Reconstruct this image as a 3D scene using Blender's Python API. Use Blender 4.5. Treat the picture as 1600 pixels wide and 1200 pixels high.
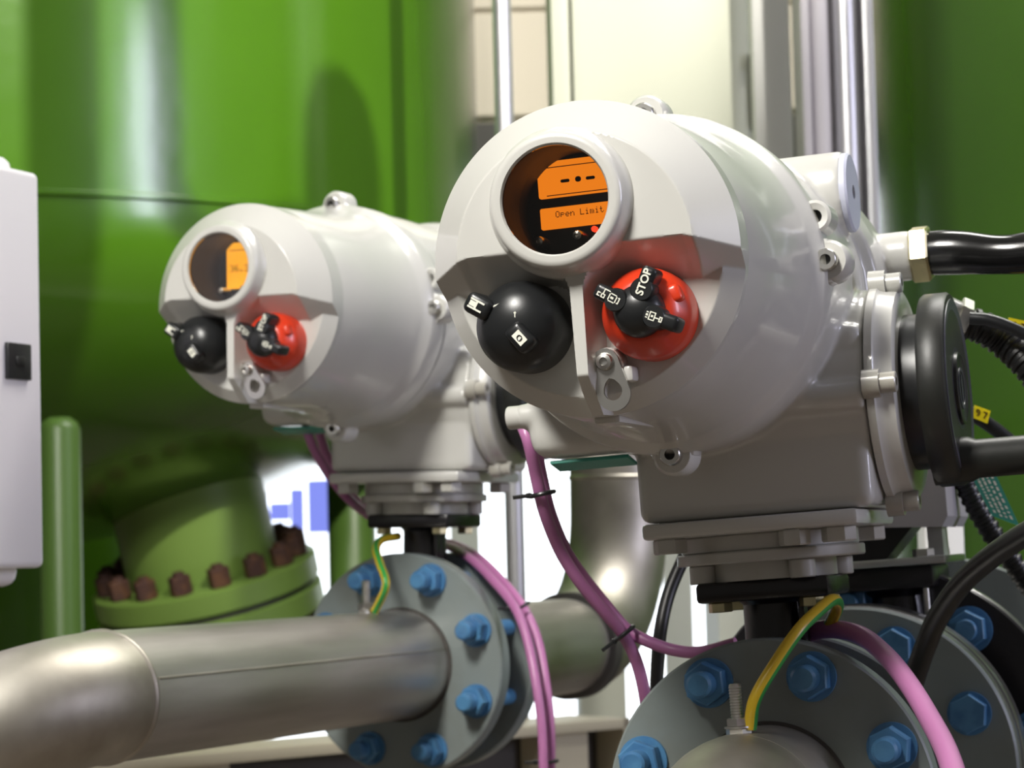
import bpy, bmesh, math, random
from math import sin, cos, pi, radians, sqrt, hypot, atan2
from mathutils import Vector, Matrix
random.seed(7)
scene = bpy.context.scene
for o in list(bpy.data.objects):
    bpy.data.objects.remove(o, do_unlink=True)
COL = scene.collection

# ------------------------------------------------------------------ camera
CAM_H = 1.5
FPX, PITCH, ROLL = 4106.0, 0.0626, -0.0253
_f = Vector((0, cos(PITCH), sin(PITCH))); _u = Vector((0, -sin(PITCH), cos(PITCH))); _r = Vector((1, 0, 0))
CR = _r * cos(ROLL) + _u * sin(ROLL)
CU = -_r * sin(ROLL) + _u * cos(ROLL)
cam_data = bpy.data.cameras.new('camera')
cam = bpy.data.objects.new('camera', cam_data)
COL.objects.link(cam)
cam_data.sensor_width = 36.0
cam_data.lens = FPX / 1600 * 36.0
cam_data.clip_start = 0.02
cam.matrix_world = Matrix(((CR.x, CU.x, -_f.x, 0), (CR.y, CU.y, -_f.y, 0), (CR.z, CU.z, -_f.z, CAM_H), (0, 0, 0, 1)))
cam_data.dof.use_dof = True
cam_data.dof.focus_distance = 1.53
cam_data.dof.aperture_fstop = 18.0
scene.camera = cam

# ------------------------------------------------------------------ world, lights, exposure
scene.view_settings.view_transform = 'Standard'
scene.view_settings.look = 'None'
scene.view_settings.gamma = 1.0
scene.view_settings.use_curve_mapping = False
scene.view_settings.exposure = 0.0
world = bpy.data.worlds.new('world'); scene.world = world
world.use_nodes = True
world.node_tree.nodes['Background'].inputs[0].default_value = (1.0, 0.93, 0.84, 1)
world.node_tree.nodes['Background'].inputs[1].default_value = 0.13


def area(name, loc, target, sx, sy, power, col=(1, 1, 1)):
    d = bpy.data.lights.new(name, 'AREA'); d.shape = 'RECTANGLE'; d.size = sx; d.size_y = sy; d.energy = power; d.color = col
    o = bpy.data.objects.new(name, d); COL.objects.link(o)
    o.location = loc
    o.rotation_euler = (Vector(target) - Vector(loc)).to_track_quat('-Z', 'Y').to_euler()
    return o


area('hall_lamp_light', (-0.80, 0.30, 3.40), (-0.1, 1.75, 1.6), 0.40, 1.0, 122, (1, 0.97, 0.91))
area('background_fill_light', (1.1, 3.0, 3.95), (1.1, 3.3, 0), 1.6, 0.4, 62, (1, 0.97, 0.92))  # unseen fill added to brighten the cabinet, columns and right tank
area('back_wall_fill_light', (0.3, 5.7, 3.95), (0.2, 7.0, 2.4), 1.6, 0.4, 70, (1, 0.97, 0.92))  # unseen fill added to lift the back wall and the tank's edge
area('side_fill_light', (4.2, 0.55, 2.6), (0.3, 2.2, 1.6), 0.5, 1.6, 62, (0.78, 0.78, 1.0))  # added bluish fill from the right, no window stands there
spot = bpy.data.lights.new('tank_spot_light', 'SPOT'); spot.energy = 900; spot.spot_size = radians(40); spot.spot_blend = 0.5; spot.shadow_soft_size = 0.035; spot.color = (1, 0.96, 0.84)  # unseen spot added to light the left tank and throw shadow bands
LAMP = Vector((1.0, 0.9, 3.9))
so = bpy.data.objects.new('tank_spot_light', spot); COL.objects.link(so); so.location = LAMP
so.rotation_euler = (Vector((-0.44, 3.98, 2.92)) - so.location).to_track_quat('-Z', 'Y').to_euler()


def at(px, py, depth):
    v = CR * ((px - 800) / FPX * depth) + CU * ((600 - py) / FPX * depth) + _f * depth
    return Vector((v.x, v.y, v.z + CAM_H))


def frame(yaw, roll, origin):
    X = Vector((cos(yaw), -sin(yaw), 0)); Y = Vector((sin(yaw), cos(yaw), 0)); Z = Vector((0, 0, 1))
    x = X * cos(roll) + Z * sin(roll); z = -X * sin(roll) + Z * cos(roll)
    return Matrix(((x.x, Y.x, z.x, origin[0]), (x.y, Y.y, z.y, origin[1]), (x.z, Y.z, z.z, origin[2] + CAM_H), (0, 0, 0, 1)))


FA = frame(0.3025, 0.0516, (0.1765, 1.781, -0.173))     # near valve line
FB = frame(0.4311, -0.0165, (-0.0973, 2.6564, -0.1115))  # far valve line

# ------------------------------------------------------------------ materials
MATS = {}


def mat(name, col, rough=0.5, metal=0.0, coat=0.0, noise=None, bump=None, emis=None, spec=0.5, coat_rough=0.08):
    """noise=(scale, second colour, lo, hi, stretch)  bump=(scale, strength)"""
    m = bpy.data.materials.new(name); m.use_nodes = True
    nt = m.node_tree; b = nt.nodes['Principled BSDF']
    b.inputs['Base Color'].default_value = (*col, 1)
    b.inputs['Roughness'].default_value = rough
    b.inputs['Metallic'].default_value = metal
    b.inputs['Coat Weight'].default_value = coat
    b.inputs['Coat Roughness'].default_value = coat_rough
    b.inputs['Specular IOR Level'].default_value = spec
    tc = nt.nodes.new('ShaderNodeTexCoord')
    if noise:
        sc, c2, lo, hi = noise[:4]
        n = nt.nodes.new('ShaderNodeTexNoise'); n.inputs['Scale'].default_value = sc; n.inputs['Detail'].default_value = 5
        if len(noise) > 4:
            mp = nt.nodes.new('ShaderNodeMapping'); mp.inputs['Scale'].default_value = noise[4]
            nt.links.new(tc.outputs['Object'], mp.inputs[0]); nt.links.new(mp.outputs[0], n.inputs['Vector'])
        else:
            nt.links.new(tc.outputs['Object'], n.inputs['Vector'])
        r = nt.nodes.new('ShaderNodeValToRGB')
        r.color_ramp.elements[0].position = lo; r.color_ramp.elements[0].color = (*col, 1)
        r.color_ramp.elements[1].position = hi; r.color_ramp.elements[1].color = (*c2, 1)
        nt.links.new(n.outputs[0], r.inputs[0]); nt.links.new(r.outputs[0], b.inputs['Base Color'])
    if bump:
        n = nt.nodes.new('ShaderNodeTexNoise'); n.inputs['Scale'].default_value = bump[0]; n.inputs['Detail'].default_value = 3
        nt.links.new(tc.outputs['Object'], n.inputs['Vector'])
        bp = nt.nodes.new('ShaderNodeBump'); bp.inputs['Strength'].default_value = bump[1]; bp.inputs['Distance'].default_value = bump[2] if len(bump) > 2 else 0.002
        nt.links.new(n.outputs[0], bp.inputs['Height']); nt.links.new(bp.outputs[0], b.inputs['Normal'])
    if emis:
        b.inputs['Emission Color'].default_value = (*emis[0], 1); b.inputs['Emission Strength'].default_value = emis[1]
    MATS[name] = m
    return m


M_cast = mat('grey_enamel', (0.60, 0.595, 0.56), 0.32, coat=0.5, bump=(60, 0.05, 0.0015), noise=(9, (0.57, 0.565, 0.535), 0.35, 0.7))
M_cast_d = mat('grey_plate', (0.46, 0.455, 0.42), 0.35, coat=0.3, noise=(30, (0.36, 0.33, 0.27), 0.5, 0.8))
M_black = mat('black_plastic', (0.012, 0.013, 0.014), 0.32, bump=(400, 0.05, 0.0005))
M_sleeve = mat('glossy_black_sleeve', (0.006, 0.006, 0.006), 0.18, bump=(60, 0.1, 0.001))
M_blackrub = mat('black_rubber', (0.006, 0.006, 0.006), 0.40, bump=(90, 0.1, 0.001))
M_blackpaint = mat('black_paint', (0.010, 0.009, 0.011), 0.28, bump=(150, 0.25, 0.001))
M_wheel = mat('handwheel_black', (0.011, 0.012, 0.010), 0.42, noise=(35, (0.020, 0.019, 0.016), 0.45, 0.75), bump=(200, 0.12, 0.0008))
M_bronzey = mat('wheel_face', (0.055, 0.053, 0.075), 0.38, bump=(160, 0.1, 0.0008))
M_red = mat('red_plastic', (0.64, 0.040, 0.010), 0.35, coat=0.2)
M_white = mat('white_print', (0.85, 0.85, 0.74), 0.5)
M_steel = mat('zinc_steel', (0.62, 0.61, 0.58), 0.3, 1.0, bump=(120, 0.1, 0.0006))
M_steel_d = mat('socket_dark', (0.03, 0.03, 0.03), 0.5)
M_stain = mat('stainless', (0.60, 0.575, 0.54), 0.46, 1.0, noise=(26, (0.36, 0.335, 0.31), 0.36, 0.68, (1, 0.10, 1)), bump=(40, 0.12, 0.001))
M_stain2 = mat('stainless_elbow', (0.56, 0.53, 0.47), 0.48, 1.0, noise=(12, (0.34, 0.31, 0.26), 0.4, 0.75), bump=(25, 0.12, 0.002))
M_flange = mat('flange_grey', (0.215, 0.250, 0.245), 0.40, coat=0.15, bump=(90, 0.12, 0.0008), noise=(18, (0.185, 0.205, 0.19), 0.45, 0.75))
M_flrim = mat('bare_aluminium', (0.55, 0.55, 0.56), 0.28, 1.0)
M_blue = mat('blue_bolt', (0.075, 0.225, 0.42), 0.42, coat=0.1, bump=(300, 0.15, 0.0006), noise=(60, (0.035, 0.13, 0.30), 0.45, 0.75))
M_pink = mat('pink_sheath', (0.46, 0.17, 0.37), 0.38, coat=0.1)
M_yel = mat('yellow_sheath', (0.62, 0.42, 0.02), 0.35)
M_grn = mat('green_sheath', (0.03, 0.28, 0.05), 0.35)
M_brass = mat('brass_nut', (0.62, 0.56, 0.32), 0.32, 1.0, noise=(60, (0.45, 0.4, 0.25), 0.4, 0.7))
M_cap = mat('plug_cap', (0.58, 0.60, 0.72), 0.4, 0.0)
M_tank = mat('green_tank_paint', (0.043, 0.122, 0.003), 0.22, coat=0.35, bump=(9, 0.10, 0.012), noise=(2.2, (0.052, 0.140, 0.006), 0.35, 0.7), coat_rough=0.12)
M_leg = mat('green_leg_paint', (0.07, 0.14, 0.024), 0.4)
M_noz = mat('green_nozzle_paint', (0.15, 0.245, 0.05), 0.4)
M_rust = mat('rusty_bolt', (0.055, 0.022, 0.016), 0.7, noise=(40, (0.12, 0.05, 0.02), 0.45, 0.7))
M_cream = mat('cream_cabinet', (0.53, 0.545, 0.465), 0.45, noise=(1.5, (0.515, 0.53, 0.45), 0.4, 0.7))
M_whitebox = mat('white_box_paint', (0.86, 0.83, 0.86), 0.4)
M_beige = mat('beige_wall', (0.62, 0.55, 0.46), 0.8)
M_dark = mat('dark_trim', (0.06, 0.055, 0.05), 0.6)
M_galv = mat('galvanised', (0.60, 0.60, 0.62), 0.38, 0.85, noise=(20, (0.5, 0.5, 0.53), 0.4, 0.7, (1, 1, 0.1)))
M_colw = mat('white_column', (0.72, 0.72, 0.72), 0.5)
M_col = mat('lavender_grey_column', (0.42, 0.40, 0.43), 0.5)
M_wall = mat('plaster', (0.62, 0.62, 0.60), 0.8)
M_floor = mat('concrete', (0.19, 0.15, 0.11), 0.7, noise=(3, (0.15, 0.12, 0.09), 0.4, 0.7))
M_beam = mat('cream_beam', (0.55, 0.50, 0.38), 0.5)
M_teal = mat('teal_tag', (0.05, 0.33, 0.25), 0.4)
M_yellow = mat('yellow_tag', (0.85, 0.70, 0.01), 0.4)
M_cupin = mat('display_cup', (0.005, 0.003, 0.003), 0.55, spec=0.25)
M_lcd_d = mat('display_mask', (0.012, 0.012, 0.014), 0.3)
M_lcd = mat('display_orange', (0.5, 0.15, 0.01), 0.4, emis=((1.0, 0.25, 0.010), 1.0))
M_lcdB = mat('display_yellow', (0.5, 0.2, 0.01), 0.4, emis=((1.0, 0.42, 0.008), 1.25))
M_ink = mat('display_ink', (0.06, 0.012, 0.004), 0.5)
M_led = mat('red_led', (0.5, 0.02, 0.02), 0.3, emis=((1.0, 0.06, 0.02), 1.5))
M_blueglow = mat('outdoor_blue_glow', (0.16, 0.18, 0.55), 0.3, emis=((0.20, 0.24, 0.80), 0.9))  # glow standing in for blurred blue things outside the window
M_lampw = mat('lamp_diffuser', (0.9, 0.9, 0.9), 0.5, emis=((1, 0.97, 0.92), 3.0))
M_win = mat('daylight_pane', (0.8, 0.85, 0.95), 0.3, emis=((0.90, 0.95, 1.0), 2.2))
# window glass of the displays: clear with fresnel gloss
M_glass = bpy.data.materials.new('clear_glass'); M_glass.use_nodes = True
nt = M_glass.node_tree; nt.nodes.clear()
o_ = nt.nodes.new('ShaderNodeOutputMaterial'); mx = nt.nodes.new('ShaderNodeMixShader'); tr = nt.nodes.new('ShaderNodeBsdfTransparent'); gl = nt.nodes.new('ShaderNodeBsdfGlossy'); fr = nt.nodes.new('ShaderNodeFresnel')
fr.inputs[0].default_value = 1.45; gl.inputs['Roughness'].default_value = 0.02; tr.inputs[0].default_value = (0.93, 0.92, 0.9, 1)
nt.links.new(fr.outputs[0], mx.inputs[0]); nt.links.new(tr.outputs[0], mx.inputs[1]); nt.links.new(gl.outputs[0], mx.inputs[2]); nt.links.new(mx.outputs[0], o_.inputs[0])


# ------------------------------------------------------------------ mesh helpers
class MB:
    def __init__(self):
        self.v = []; self.f = []; self.mi = []

    def add(self, vs, fs, mi=0):
        o = len(self.v); self.v += [tuple(p) for p in vs]
        self.f += [tuple(i + o for i in q) for q in fs]; self.mi += [mi] * len(fs)
        return self

    def box(self, c, s, bev=0.0, seg=2, rot=None, mi=0):
        bm = bmesh.new(); bmesh.ops.create_cube(bm, size=1.0)
        for v in bm.verts: v.co = Vector((v.co.x * s[0], v.co.y * s[1], v.co.z * s[2]))
        if bev > 0:
            bmesh.ops.bevel(bm, geom=list(bm.edges), offset=bev, segments=seg, profile=0.5, affect='EDGES')
        bm.verts.index_update()
        R = rot or Matrix.Identity(3)
        vs = [R @ v.co + Vector(c) for v in bm.verts]; fs = [[v.index for v in f.verts] for f in bm.faces]
        bm.free()
        return self.add(vs, fs, mi)

    def b2(self, lo, hi, bev=0.0, seg=2, mi=0):
        return self.box([(a + b) / 2 for a, b in zip(lo, hi)], [b - a for a, b in zip(lo, hi)], bev, seg, None, mi)

    def lathe(self, prof, org, axis, n=48, mi=0, cap0=True, cap1=True, ref=None):
        """prof: list of (r, t) along axis from org"""
        ax = Vector(axis).normalized(); org = Vector(org)
        rf = Vector(ref) if ref else (Vector((0, 0, 1)) if abs(ax.z) < 0.9 else Vector((1, 0, 0)))
        a = (rf - ax * rf.dot(ax)).normalized(); b = ax.cross(a)
        vs = []; fs = []
        for r, t in prof:
            for i in range(n):
                th = 2 * pi * i / n
                vs.append(org + ax * t + a * (r * cos(th)) + b * (r * sin(th)))
        for k in range(len(prof) - 1):
            for i in range(n):
                j = (i + 1) % n
                fs.append((k * n + i, (k + 1) * n + i, (k + 1) * n + j, k * n + j))
        if cap0: fs.append(tuple(range(n)))
        if cap1: fs.append(tuple(reversed(range((len(prof) - 1) * n, len(prof) * n))))
        return self.add(vs, fs, mi)

    def cyl(self, p0, p1, r, r1=None, n=32, ch=0.0, mi=0, ref=None):
        p0 = Vector(p0); p1 = Vector(p1); L = (p1 - p0).length; r1 = r if r1 is None else r1
        if ch > 0: prof = [(r - ch, 0), (r, ch), (r1, L - ch), (r1 - ch, L)]
        else: prof = [(r, 0), (r1, L)]
        return self.lathe(prof, p0, p1 - p0, n, mi, ref=ref)

    def hexn(self, p0, p1, r, ch=0.001, mi=0, ref=None):
        return self.cyl(p0, p1, r, n=6, ch=ch, mi=mi, ref=ref)

    def tube(self, pts, r, n=14, mi=None, split=False, caps=True):
        pts = [Vector(p) for p in pts]
        T = []
        for i in range(len(pts)):
            a = pts[max(i - 1, 0)]; b = pts[min(i + 1, len(pts) - 1)]
            T.append((b - a).normalized())
        up = Vector((0, 0, 1)) if abs(T[0].z) < 0.95 else Vector((1, 0, 0))
        N = (up - T[0] * up.dot(T[0])).normalized()
        vs = []; fs = []; mis = []
        for i, p in enumerate(pts):
            if i: N = (N - T[i] * N.dot(T[i])).normalized()
            B = T[i].cross(N)
            rr = r[i] if isinstance(r, (list, tuple)) else r
            for k in range(n):
                th = 2 * pi * k / n
                vs.append(p + N * (rr * cos(th)) + B * (rr * sin(th)))
        for i in range(len(pts) - 1):
            for k in range(n):
                j = (k + 1) % n
                fs.append((i * n + k, i * n + j, (i + 1) * n + j, (i + 1) * n + k))
                mis.append((1 if (k % 8) in (5, 6, 7) else 0) if split else 0)
        if caps:
            fs.append(tuple(reversed(range(n)))); fs.append(tuple(range((len(pts) - 1) * n, len(pts) * n))); mis += [0, 0]
        o = len(self.v); self.v += [tuple(p) for p in vs]; self.f += [tuple(i + o for i in q) for q in fs]; self.mi += mis
        return self

    def prism(self, poly, d0, d1, fn, mi=0):
        """extrude 2D polygon; fn(u, v, d) -> point"""
        n = len(poly)
        vs = [fn(u, v, d0) for u, v in poly] + [fn(u, v, d1) for u, v in poly]
        fs = [tuple(range(n)), tuple(reversed(range(n, 2 * n)))] + [(i, i + n, (i + 1) % n + n, (i + 1) % n) for i in range(n)]
        return self.add(vs, fs, mi)

    def mesh(self, name, off=None, smooth=40):
        me = bpy.data.meshes.new(name)
        vs = self.v
        if off is not None: vs = [(x - off[0], y - off[1], z - off[2]) for x, y, z in vs]
        me.from_pydata(vs, [], self.f)
        bm = bmesh.new(); bm.from_mesh(me); bmesh.ops.recalc_face_normals(bm, faces=bm.faces); bm.to_mesh(me); bm.free()
        if any(self.mi): me.polygons.foreach_set('material_index', self.mi)
        if smooth:
            me.polygons.foreach_set('use_smooth', [True] * len(me.polygons))
            me.set_sharp_from_angle(angle=radians(smooth))
        me.update()
        return me


def tag(o, label=None, cat=None, group=None, kind=None):
    if label: o['label'] = label
    if cat: o['category'] = cat
    if group: o['group'] = group
    if kind: o['kind'] = kind
    return o


def put(name, mb, m, parent=None, off=None, smooth=40):
    """link one mesh object; inside a thing the vertices are given in the thing's frame coordinates, off = its origin"""
    if parent is not None and off is None: off = parent.get('_off')
    me = mb if isinstance(mb, bpy.types.Mesh) else mb.mesh(name, off, smooth)
    for mm in (m if isinstance(m, (list, tuple)) else [m]): me.materials.append(mm)
    o = bpy.data.objects.new(name, me); COL.objects.link(o)
    if parent is not None: o.parent = parent
    return o


def thing(name, label, cat, F=None, base=(0, 0, 0), group=None):
    """Empty at the thing's base; F the frame its coordinates are written in"""
    F = F or Matrix.Identity(4)
    o = bpy.data.objects.new(name, None); COL.objects.link(o); o.empty_display_size = 0.05
    o.matrix_world = F @ Matrix.Translation(base)
    o['_off'] = [float(b) for b in base]
    tag(o, label, cat, group)
    return o


def sub(name, mb, m, part, smooth=40):
    """sub-part: same coordinates as its thing"""
    root = part
    while root.parent is not None: root = root.parent
    return put(name, mb, m, part, root.get('_off'), smooth)


def solo(name, mb, m, label, cat, group=None, kind=None, F=None, smooth=40):
    """a top-level thing that is one mesh; origin at the centre of its footprint"""
    vs = mb.v
    c = (sum(v[0] for v in vs) / len(vs), sum(v[1] for v in vs) / len(vs), min(v[2] for v in vs))
    o = put(name, mb, m, None, c, smooth)
    o.matrix_world = (F or Matrix.Identity(4)) @ Matrix.Translation(c)
    return tag(o, label, cat, group, kind)


def copy_tree(o, parent=None, skip=()):
    c = o.copy(); COL.objects.link(c); c.parent = parent
    for ch in list(o.children):
        if ch.name.split('.')[0] not in skip: copy_tree(ch, c, skip)
    return c


def spline(pts, k=8):
    pts = [Vector(p) for p in pts]; out = []
    P = [pts[0] * 2 - pts[1]] + pts + [pts[-1] * 2 - pts[-2]]
    for i in range(1, len(P) - 2):
        for j in range(k):
            t = j / k
            a, b, c, d = P[i - 1], P[i], P[i + 1], P[i + 2]
            out.append(0.5 * ((2 * b) + (c - a) * t + (2 * a - 5 * b + 4 * c - d) * t * t + (3 * b - a - 3 * c + d) * t ** 3))
    out.append(pts[-1])
    return out


def bend(p0, d, up, R, ang=90, n=16):
    """points along an elbow starting at p0 in direction d turning towards up"""
    p0 = Vector(p0); d = Vector(d).normalized(); up = Vector(up).normalized(); c = p0 + up * R
    return [c - up * (R * cos(radians(ang * i / n))) + d * (R * sin(radians(ang * i / n))) for i in range(n + 1)]


def text_mesh(s, size, depth=0.0002, bold=False):
    cu = bpy.data.curves.new('txt', 'FONT'); cu.body = s; cu.size = size; cu.extrude = depth; cu.align_x = 'CENTER'; cu.align_y = 'CENTER'
    cu.offset = size * 0.025 if bold else 0
    ob = bpy.data.objects.new('txt', cu); COL.objects.link(ob)
    dg = bpy.context.evaluated_depsgraph_get(); dg.update()
    me = bpy.data.meshes.new_from_object(ob.evaluated_get(dg))
    bpy.data.objects.remove(ob)
    vs = [tuple(v.co) for v in me.vertices]; fs = [tuple(p.vertices) for p in me.polygons]
    bpy.data.meshes.remove(me)
    return vs, fs


# ------------------------------------------------------------------ the hall
WY = 7.2


def struct(name, mb, m, parent=None, smooth=0):
    o = put(name, mb, m, parent, None, smooth)
    if parent is None: o['kind'] = 'structure'
    return o


struct('floor', MB().b2((-6, -5, -0.1), (6, WY + 0.2, 0)), M_floor)
struct('ceiling', MB().b2((-6, -1.5, 4.2), (6, WY + 0.2, 4.3)), M_wall)
wb = MB()
WZ0, WZ1 = 0.75, 2.55
wb.b2((-6, WY, 0), (6, WY + 0.2, WZ0)).b2((-6, WY, WZ1 + 0.12), (6, WY + 0.2, 4.2)).b2((-6, WY, WZ0), (-0.72, WY + 0.2, WZ1 + 0.12)).b2((1.6, WY, WZ0), (6, WY + 0.2, WZ1 + 0.12))
wall_back = struct('wall_back', wb, M_beige)
for k in range(5):
    z0 = WZ1 + 0.14 + k * 0.3
    struct('wall_board', MB().b2((-2.3, WY - 0.02, z0), (1.7, WY, z0 + 0.29), 0.004), M_beige, wall_back)
struct('trim_1', MB().b2((-2.25, WY - 0.03, WZ1), (1.65, WY + 0.1, WZ1 + 0.12)), M_dark)
for k, (x0, x1) in enumerate(((-0.72, -0.14), (-0.14, 0.44), (0.44, 1.02), (1.02, 1.6))):
    w = struct('window_%d' % (k + 1), MB().b2((x0, WY + 0.02, WZ0), (x0 + 0.04, WY + 0.1, WZ1)).b2((x1 - 0.04, WY + 0.02, WZ0), (x1, WY + 0.1, WZ1)).b2((x0, WY + 0.02, WZ0), (x1, WY + 0.1, WZ0 + 0.05)).b2((x0, WY + 0.02, WZ1 - 0.05), (x1, WY + 0.1, WZ1)), M_colw)
    put('window_pane', MB().b2((x0 + 0.04, WY + 0.05, WZ0 + 0.05), (x1 - 0.04, WY + 0.06, WZ1 - 0.05)), M_win, w)
for k, (x0, x1, y0, y1) in enumerate(((420, 452, 786, 812), (452, 474, 764, 826), (479, 514, 750, 832), (880, 900, 905, 950), (1050, 1064, 930, 1040))):  # glowing shapes in place of blue things outdoors
    a_ = at(x0, y0, WY); b_ = at(x1, y1, WY)
    put('outdoor_blue_shape', MB().b2((a_.x, WY + 0.035, b_.z), (b_.x, WY + 0.049, a_.z)), M_blueglow, bpy.data.objects['window_%d' % (1 + max(0, min(3, int((a_.x + 0.72) / 0.58))))])
struct('wall_left', MB().b2((-6.2, 1.0, 0), (-6, WY + 0.2, 4.2)), M_wall)
struct('wall_right', MB().b2((6, 1.0, 0), (6.2, WY + 0.2, 4.2)), M_wall)

for k, (x, y, l) in enumerate(((-0.80, 0.25, 'long ceiling lamp hanging nearest above the camera side'), (1.1, 3.0, 'unseen lamp added over the tanks to light the background'), (0.3, 5.7, 'unseen lamp added close to the back wall to brighten it'))):  # second and third lamps are unseen additions that light the background
    t = thing('ceiling_lamp', l, 'lamp', Matrix.Translation((x, y, 3.50 if k == 0 else 3.98)) @ (Matrix.Rotation(radians(65), 4, 'Z') if k == 0 else Matrix.Identity(4)))
    put('lamp_housing', MB().b2((-0.75, -0.16, 0.02), (0.75, 0.16, 0.2), 0.02), M_colw, t)
    put('diffuser', MB().b2((-0.73, -0.14, 0.0), (0.73, 0.14, 0.019)), M_lampw, t)
    if k == 0:
        for xx in (-0.5, 0.5): put('suspension_rod', MB().cyl((xx, 0, 0.19), (xx, 0, 0.70), 0.006, n=10), M_galv, t)

# ------------------------------------------------------------------ green tanks
def make_tank(cx, cy, R, ztan, ztop, label):
    t = thing('storage_tank', label, 'tank', Matrix.Translation((cx, cy, 0)))
    prof = []
    for i in range(25):
        th = pi / 2 * i / 24
        prof.append((max(0.001, R * sin(th)), ztan - 0.5 * R * cos(th)))
    prof += [(R, ztan + 0.3), (R, ztan + 1.2), (R, ztop)]
    put('shell', MB().lathe(prof, (0, 0, 0), (0, 0, 1), 128, cap0=True, cap1=True), M_tank, t, smooth=60)
    put('weld_seam', MB().tube([(R * cos(2 * pi * i / 96), R * sin(2 * pi * i / 96), ztan + 0.01) for i in range(97)], 0.006, 6), M_tank, t)
    return t


TL = (-1.05, 4.6); TLR = 1.0
ztl = at(0, 312, 3.7).z
tank_l = make_tank(TL[0], TL[1], TLR, ztl, 4.15, 'large green tank on legs standing behind the far actuator at left')
def tank_leg(tank, px0, py0, depth, r, dz=0.0):
    p = at(px0, py0, depth) - Vector((tank.matrix_world.translation.x, tank.matrix_world.translation.y, 0))
    zt = p.z
    put('leg', MB().lathe([(r, 0.02), (r, zt - r * 0.6), (r * 0.85, zt - r * 0.25), (r * 0.5, zt)], (p.x, p.y, 0), (0, 0, 1), 32), M_leg, tank)
    put('foot_plate', MB().b2((p.x - r * 1.8, p.y - r * 1.8, 0), (p.x + r * 1.8, p.y + r * 1.8, 0.02)), M_leg, tank)


tank_leg(tank_l, 93, 652, 3.55, 0.028)
tank_leg(tank_l, 547, 700, 4.75, 0.043)
# bottom nozzle with a bolted blind flange
fc = at(318, 893, 4.45)
nax = Vector((0.17, 0.20, -0.96)).normalized()
fl_c = fc - Vector((TL[0], TL[1], 0))
noz = put('nozzle', MB().cyl(fl_c - nax * 0.36, fl_c, 0.130, n=48), M_noz, tank_l)
for k, (d0, d1) in enumerate(((0.0, 0.042), (0.050, 0.092))):
    sub('nozzle_flange', MB().lathe([(0.186, d0), (0.191, d0 + 0.004), (0.191, d1 - 0.004), (0.186, d1)], fl_c, nax, 64), M_noz, noz)
sub('gasket', MB().cyl(fl_c + nax * 0.04, fl_c + nax * 0.052, 0.18, n=48), M_dark, noz)
na = (Vector((1, 0, 0)) - nax * nax.x).normalized(); nb = nax.cross(na)
for i in range(16):
    th = 2 * pi * i / 16 + 0.1
    c = fl_c + (na * cos(th) + nb * sin(th)) * 0.164
    sub('bolt', MB().hexn(c - nax * 0.032, c, 0.0185, 0.002).cyl(c - nax * 0.038, c - nax * 0.02, 0.010, n=12).cyl(c, c + nax * 0.1, 0.010, n=12).hexn(c + nax * 0.092, c + nax * 0.115, 0.0185, 0.002), M_rust, noz)

make_tank(-1.36, 6.40, 0.75, 0.75, 4.15, 'green tank added behind the left tank to darken the gap below it')  # added to fill the gap under the left tank with dark
tank_r = make_tank(1.62, 4.55, 1.0, 0.95, 4.15, 'large green tank standing behind the grey column at right')

# ------------------------------------------------------------------ background furniture
def slab(name, px0, px1, ytop, depth, dthick, m, label, cat, z0=0.0, z1=None, parts=None):
    a = at(px0, 600, depth); b = at(px1, 600, depth)
    z1 = z1 if z1 is not None else at((px0 + px1) / 2, ytop, depth).z
    mb = MB().b2((a.x, a.y, z0), (b.x, a.y + dthick, z1), 0.004)
    return solo(name, mb, m, label, cat)


# cream control cabinet (frame, door, hinge)
cd = 4.05
a = at(862, 100, cd); b = at(1192, 100, cd)
cab = thing('control_cabinet', 'tall cream control cabinet with a narrow door seam behind the near actuator', 'cabinet', Matrix.Translation((a.x, a.y, 0)))
W = b.x - a.x
put('carcass', MB().b2((0, 0.03, 1.7), (W, 0.42, 3.3), 0.004), M_cream, cab)
put('frame_stile', MB().b2((0, 0, 1.7), (0.0285, 0.03, 3.3), 0.003), M_cream, cab)
dr = put('door', MB().b2((0.032, -0.004, 1.7), (W - 0.022, 0.03, 3.3), 0.004), M_cream, cab)
hz = at(1180, 140, cd).z
hd = MB().b2((W - 0.021, -0.012, hz - 0.06), (W - 0.001, 0.03, hz + 0.055), 0.003)
hd.b2((W - 0.021, -0.02, hz + 0.03), (W - 0.008, 0.0, hz + 0.055), 0.003)
put('hinge', hd, M_dark, cab)
put('stand', MB().b2((0.02, 0.05, 0), (0.09, 0.35, 1.7)).b2((W - 0.09, 0.05, 0), (W - 0.02, 0.35, 1.7)), M_cream, cab)

# columns between cabinet and right tank
slab('white_post', 1192, 1252, 0, 3.9, 0.05, M_colw, 'bright white square post beside the cream cabinet', 'post', 0, 4.2)
a = at(1253, 100, 3.75); b = at(1366, 100, 3.75)
col = thing('steel_column', 'grey steel H column in front of the right tank', 'column', Matrix.Translation((a.x, a.y, 0)))
W = b.x - a.x
put('flange_plate', MB().b2((0, 0, 0), (0.012, 0.11, 4.2), 0.001), M_col, col)
put('flange_plate', MB().b2((W - 0.014, 0, 0), (W, 0.11, 4.2), 0.001), M_galv, col)
put('web', MB().b2((0.012, 0.045, 0), (W - 0.014, 0.055, 4.2)), M_col, col)
put('conduit', MB().cyl((0.028, 0.025, 0), (0.028, 0.025, 4.2), 0.014, n=20), M_col, col)
put('conduit', MB().cyl((0.066, 0.026, 0), (0.066, 0.026, 4.2), 0.018, n=20), M_galv, col)

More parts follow.
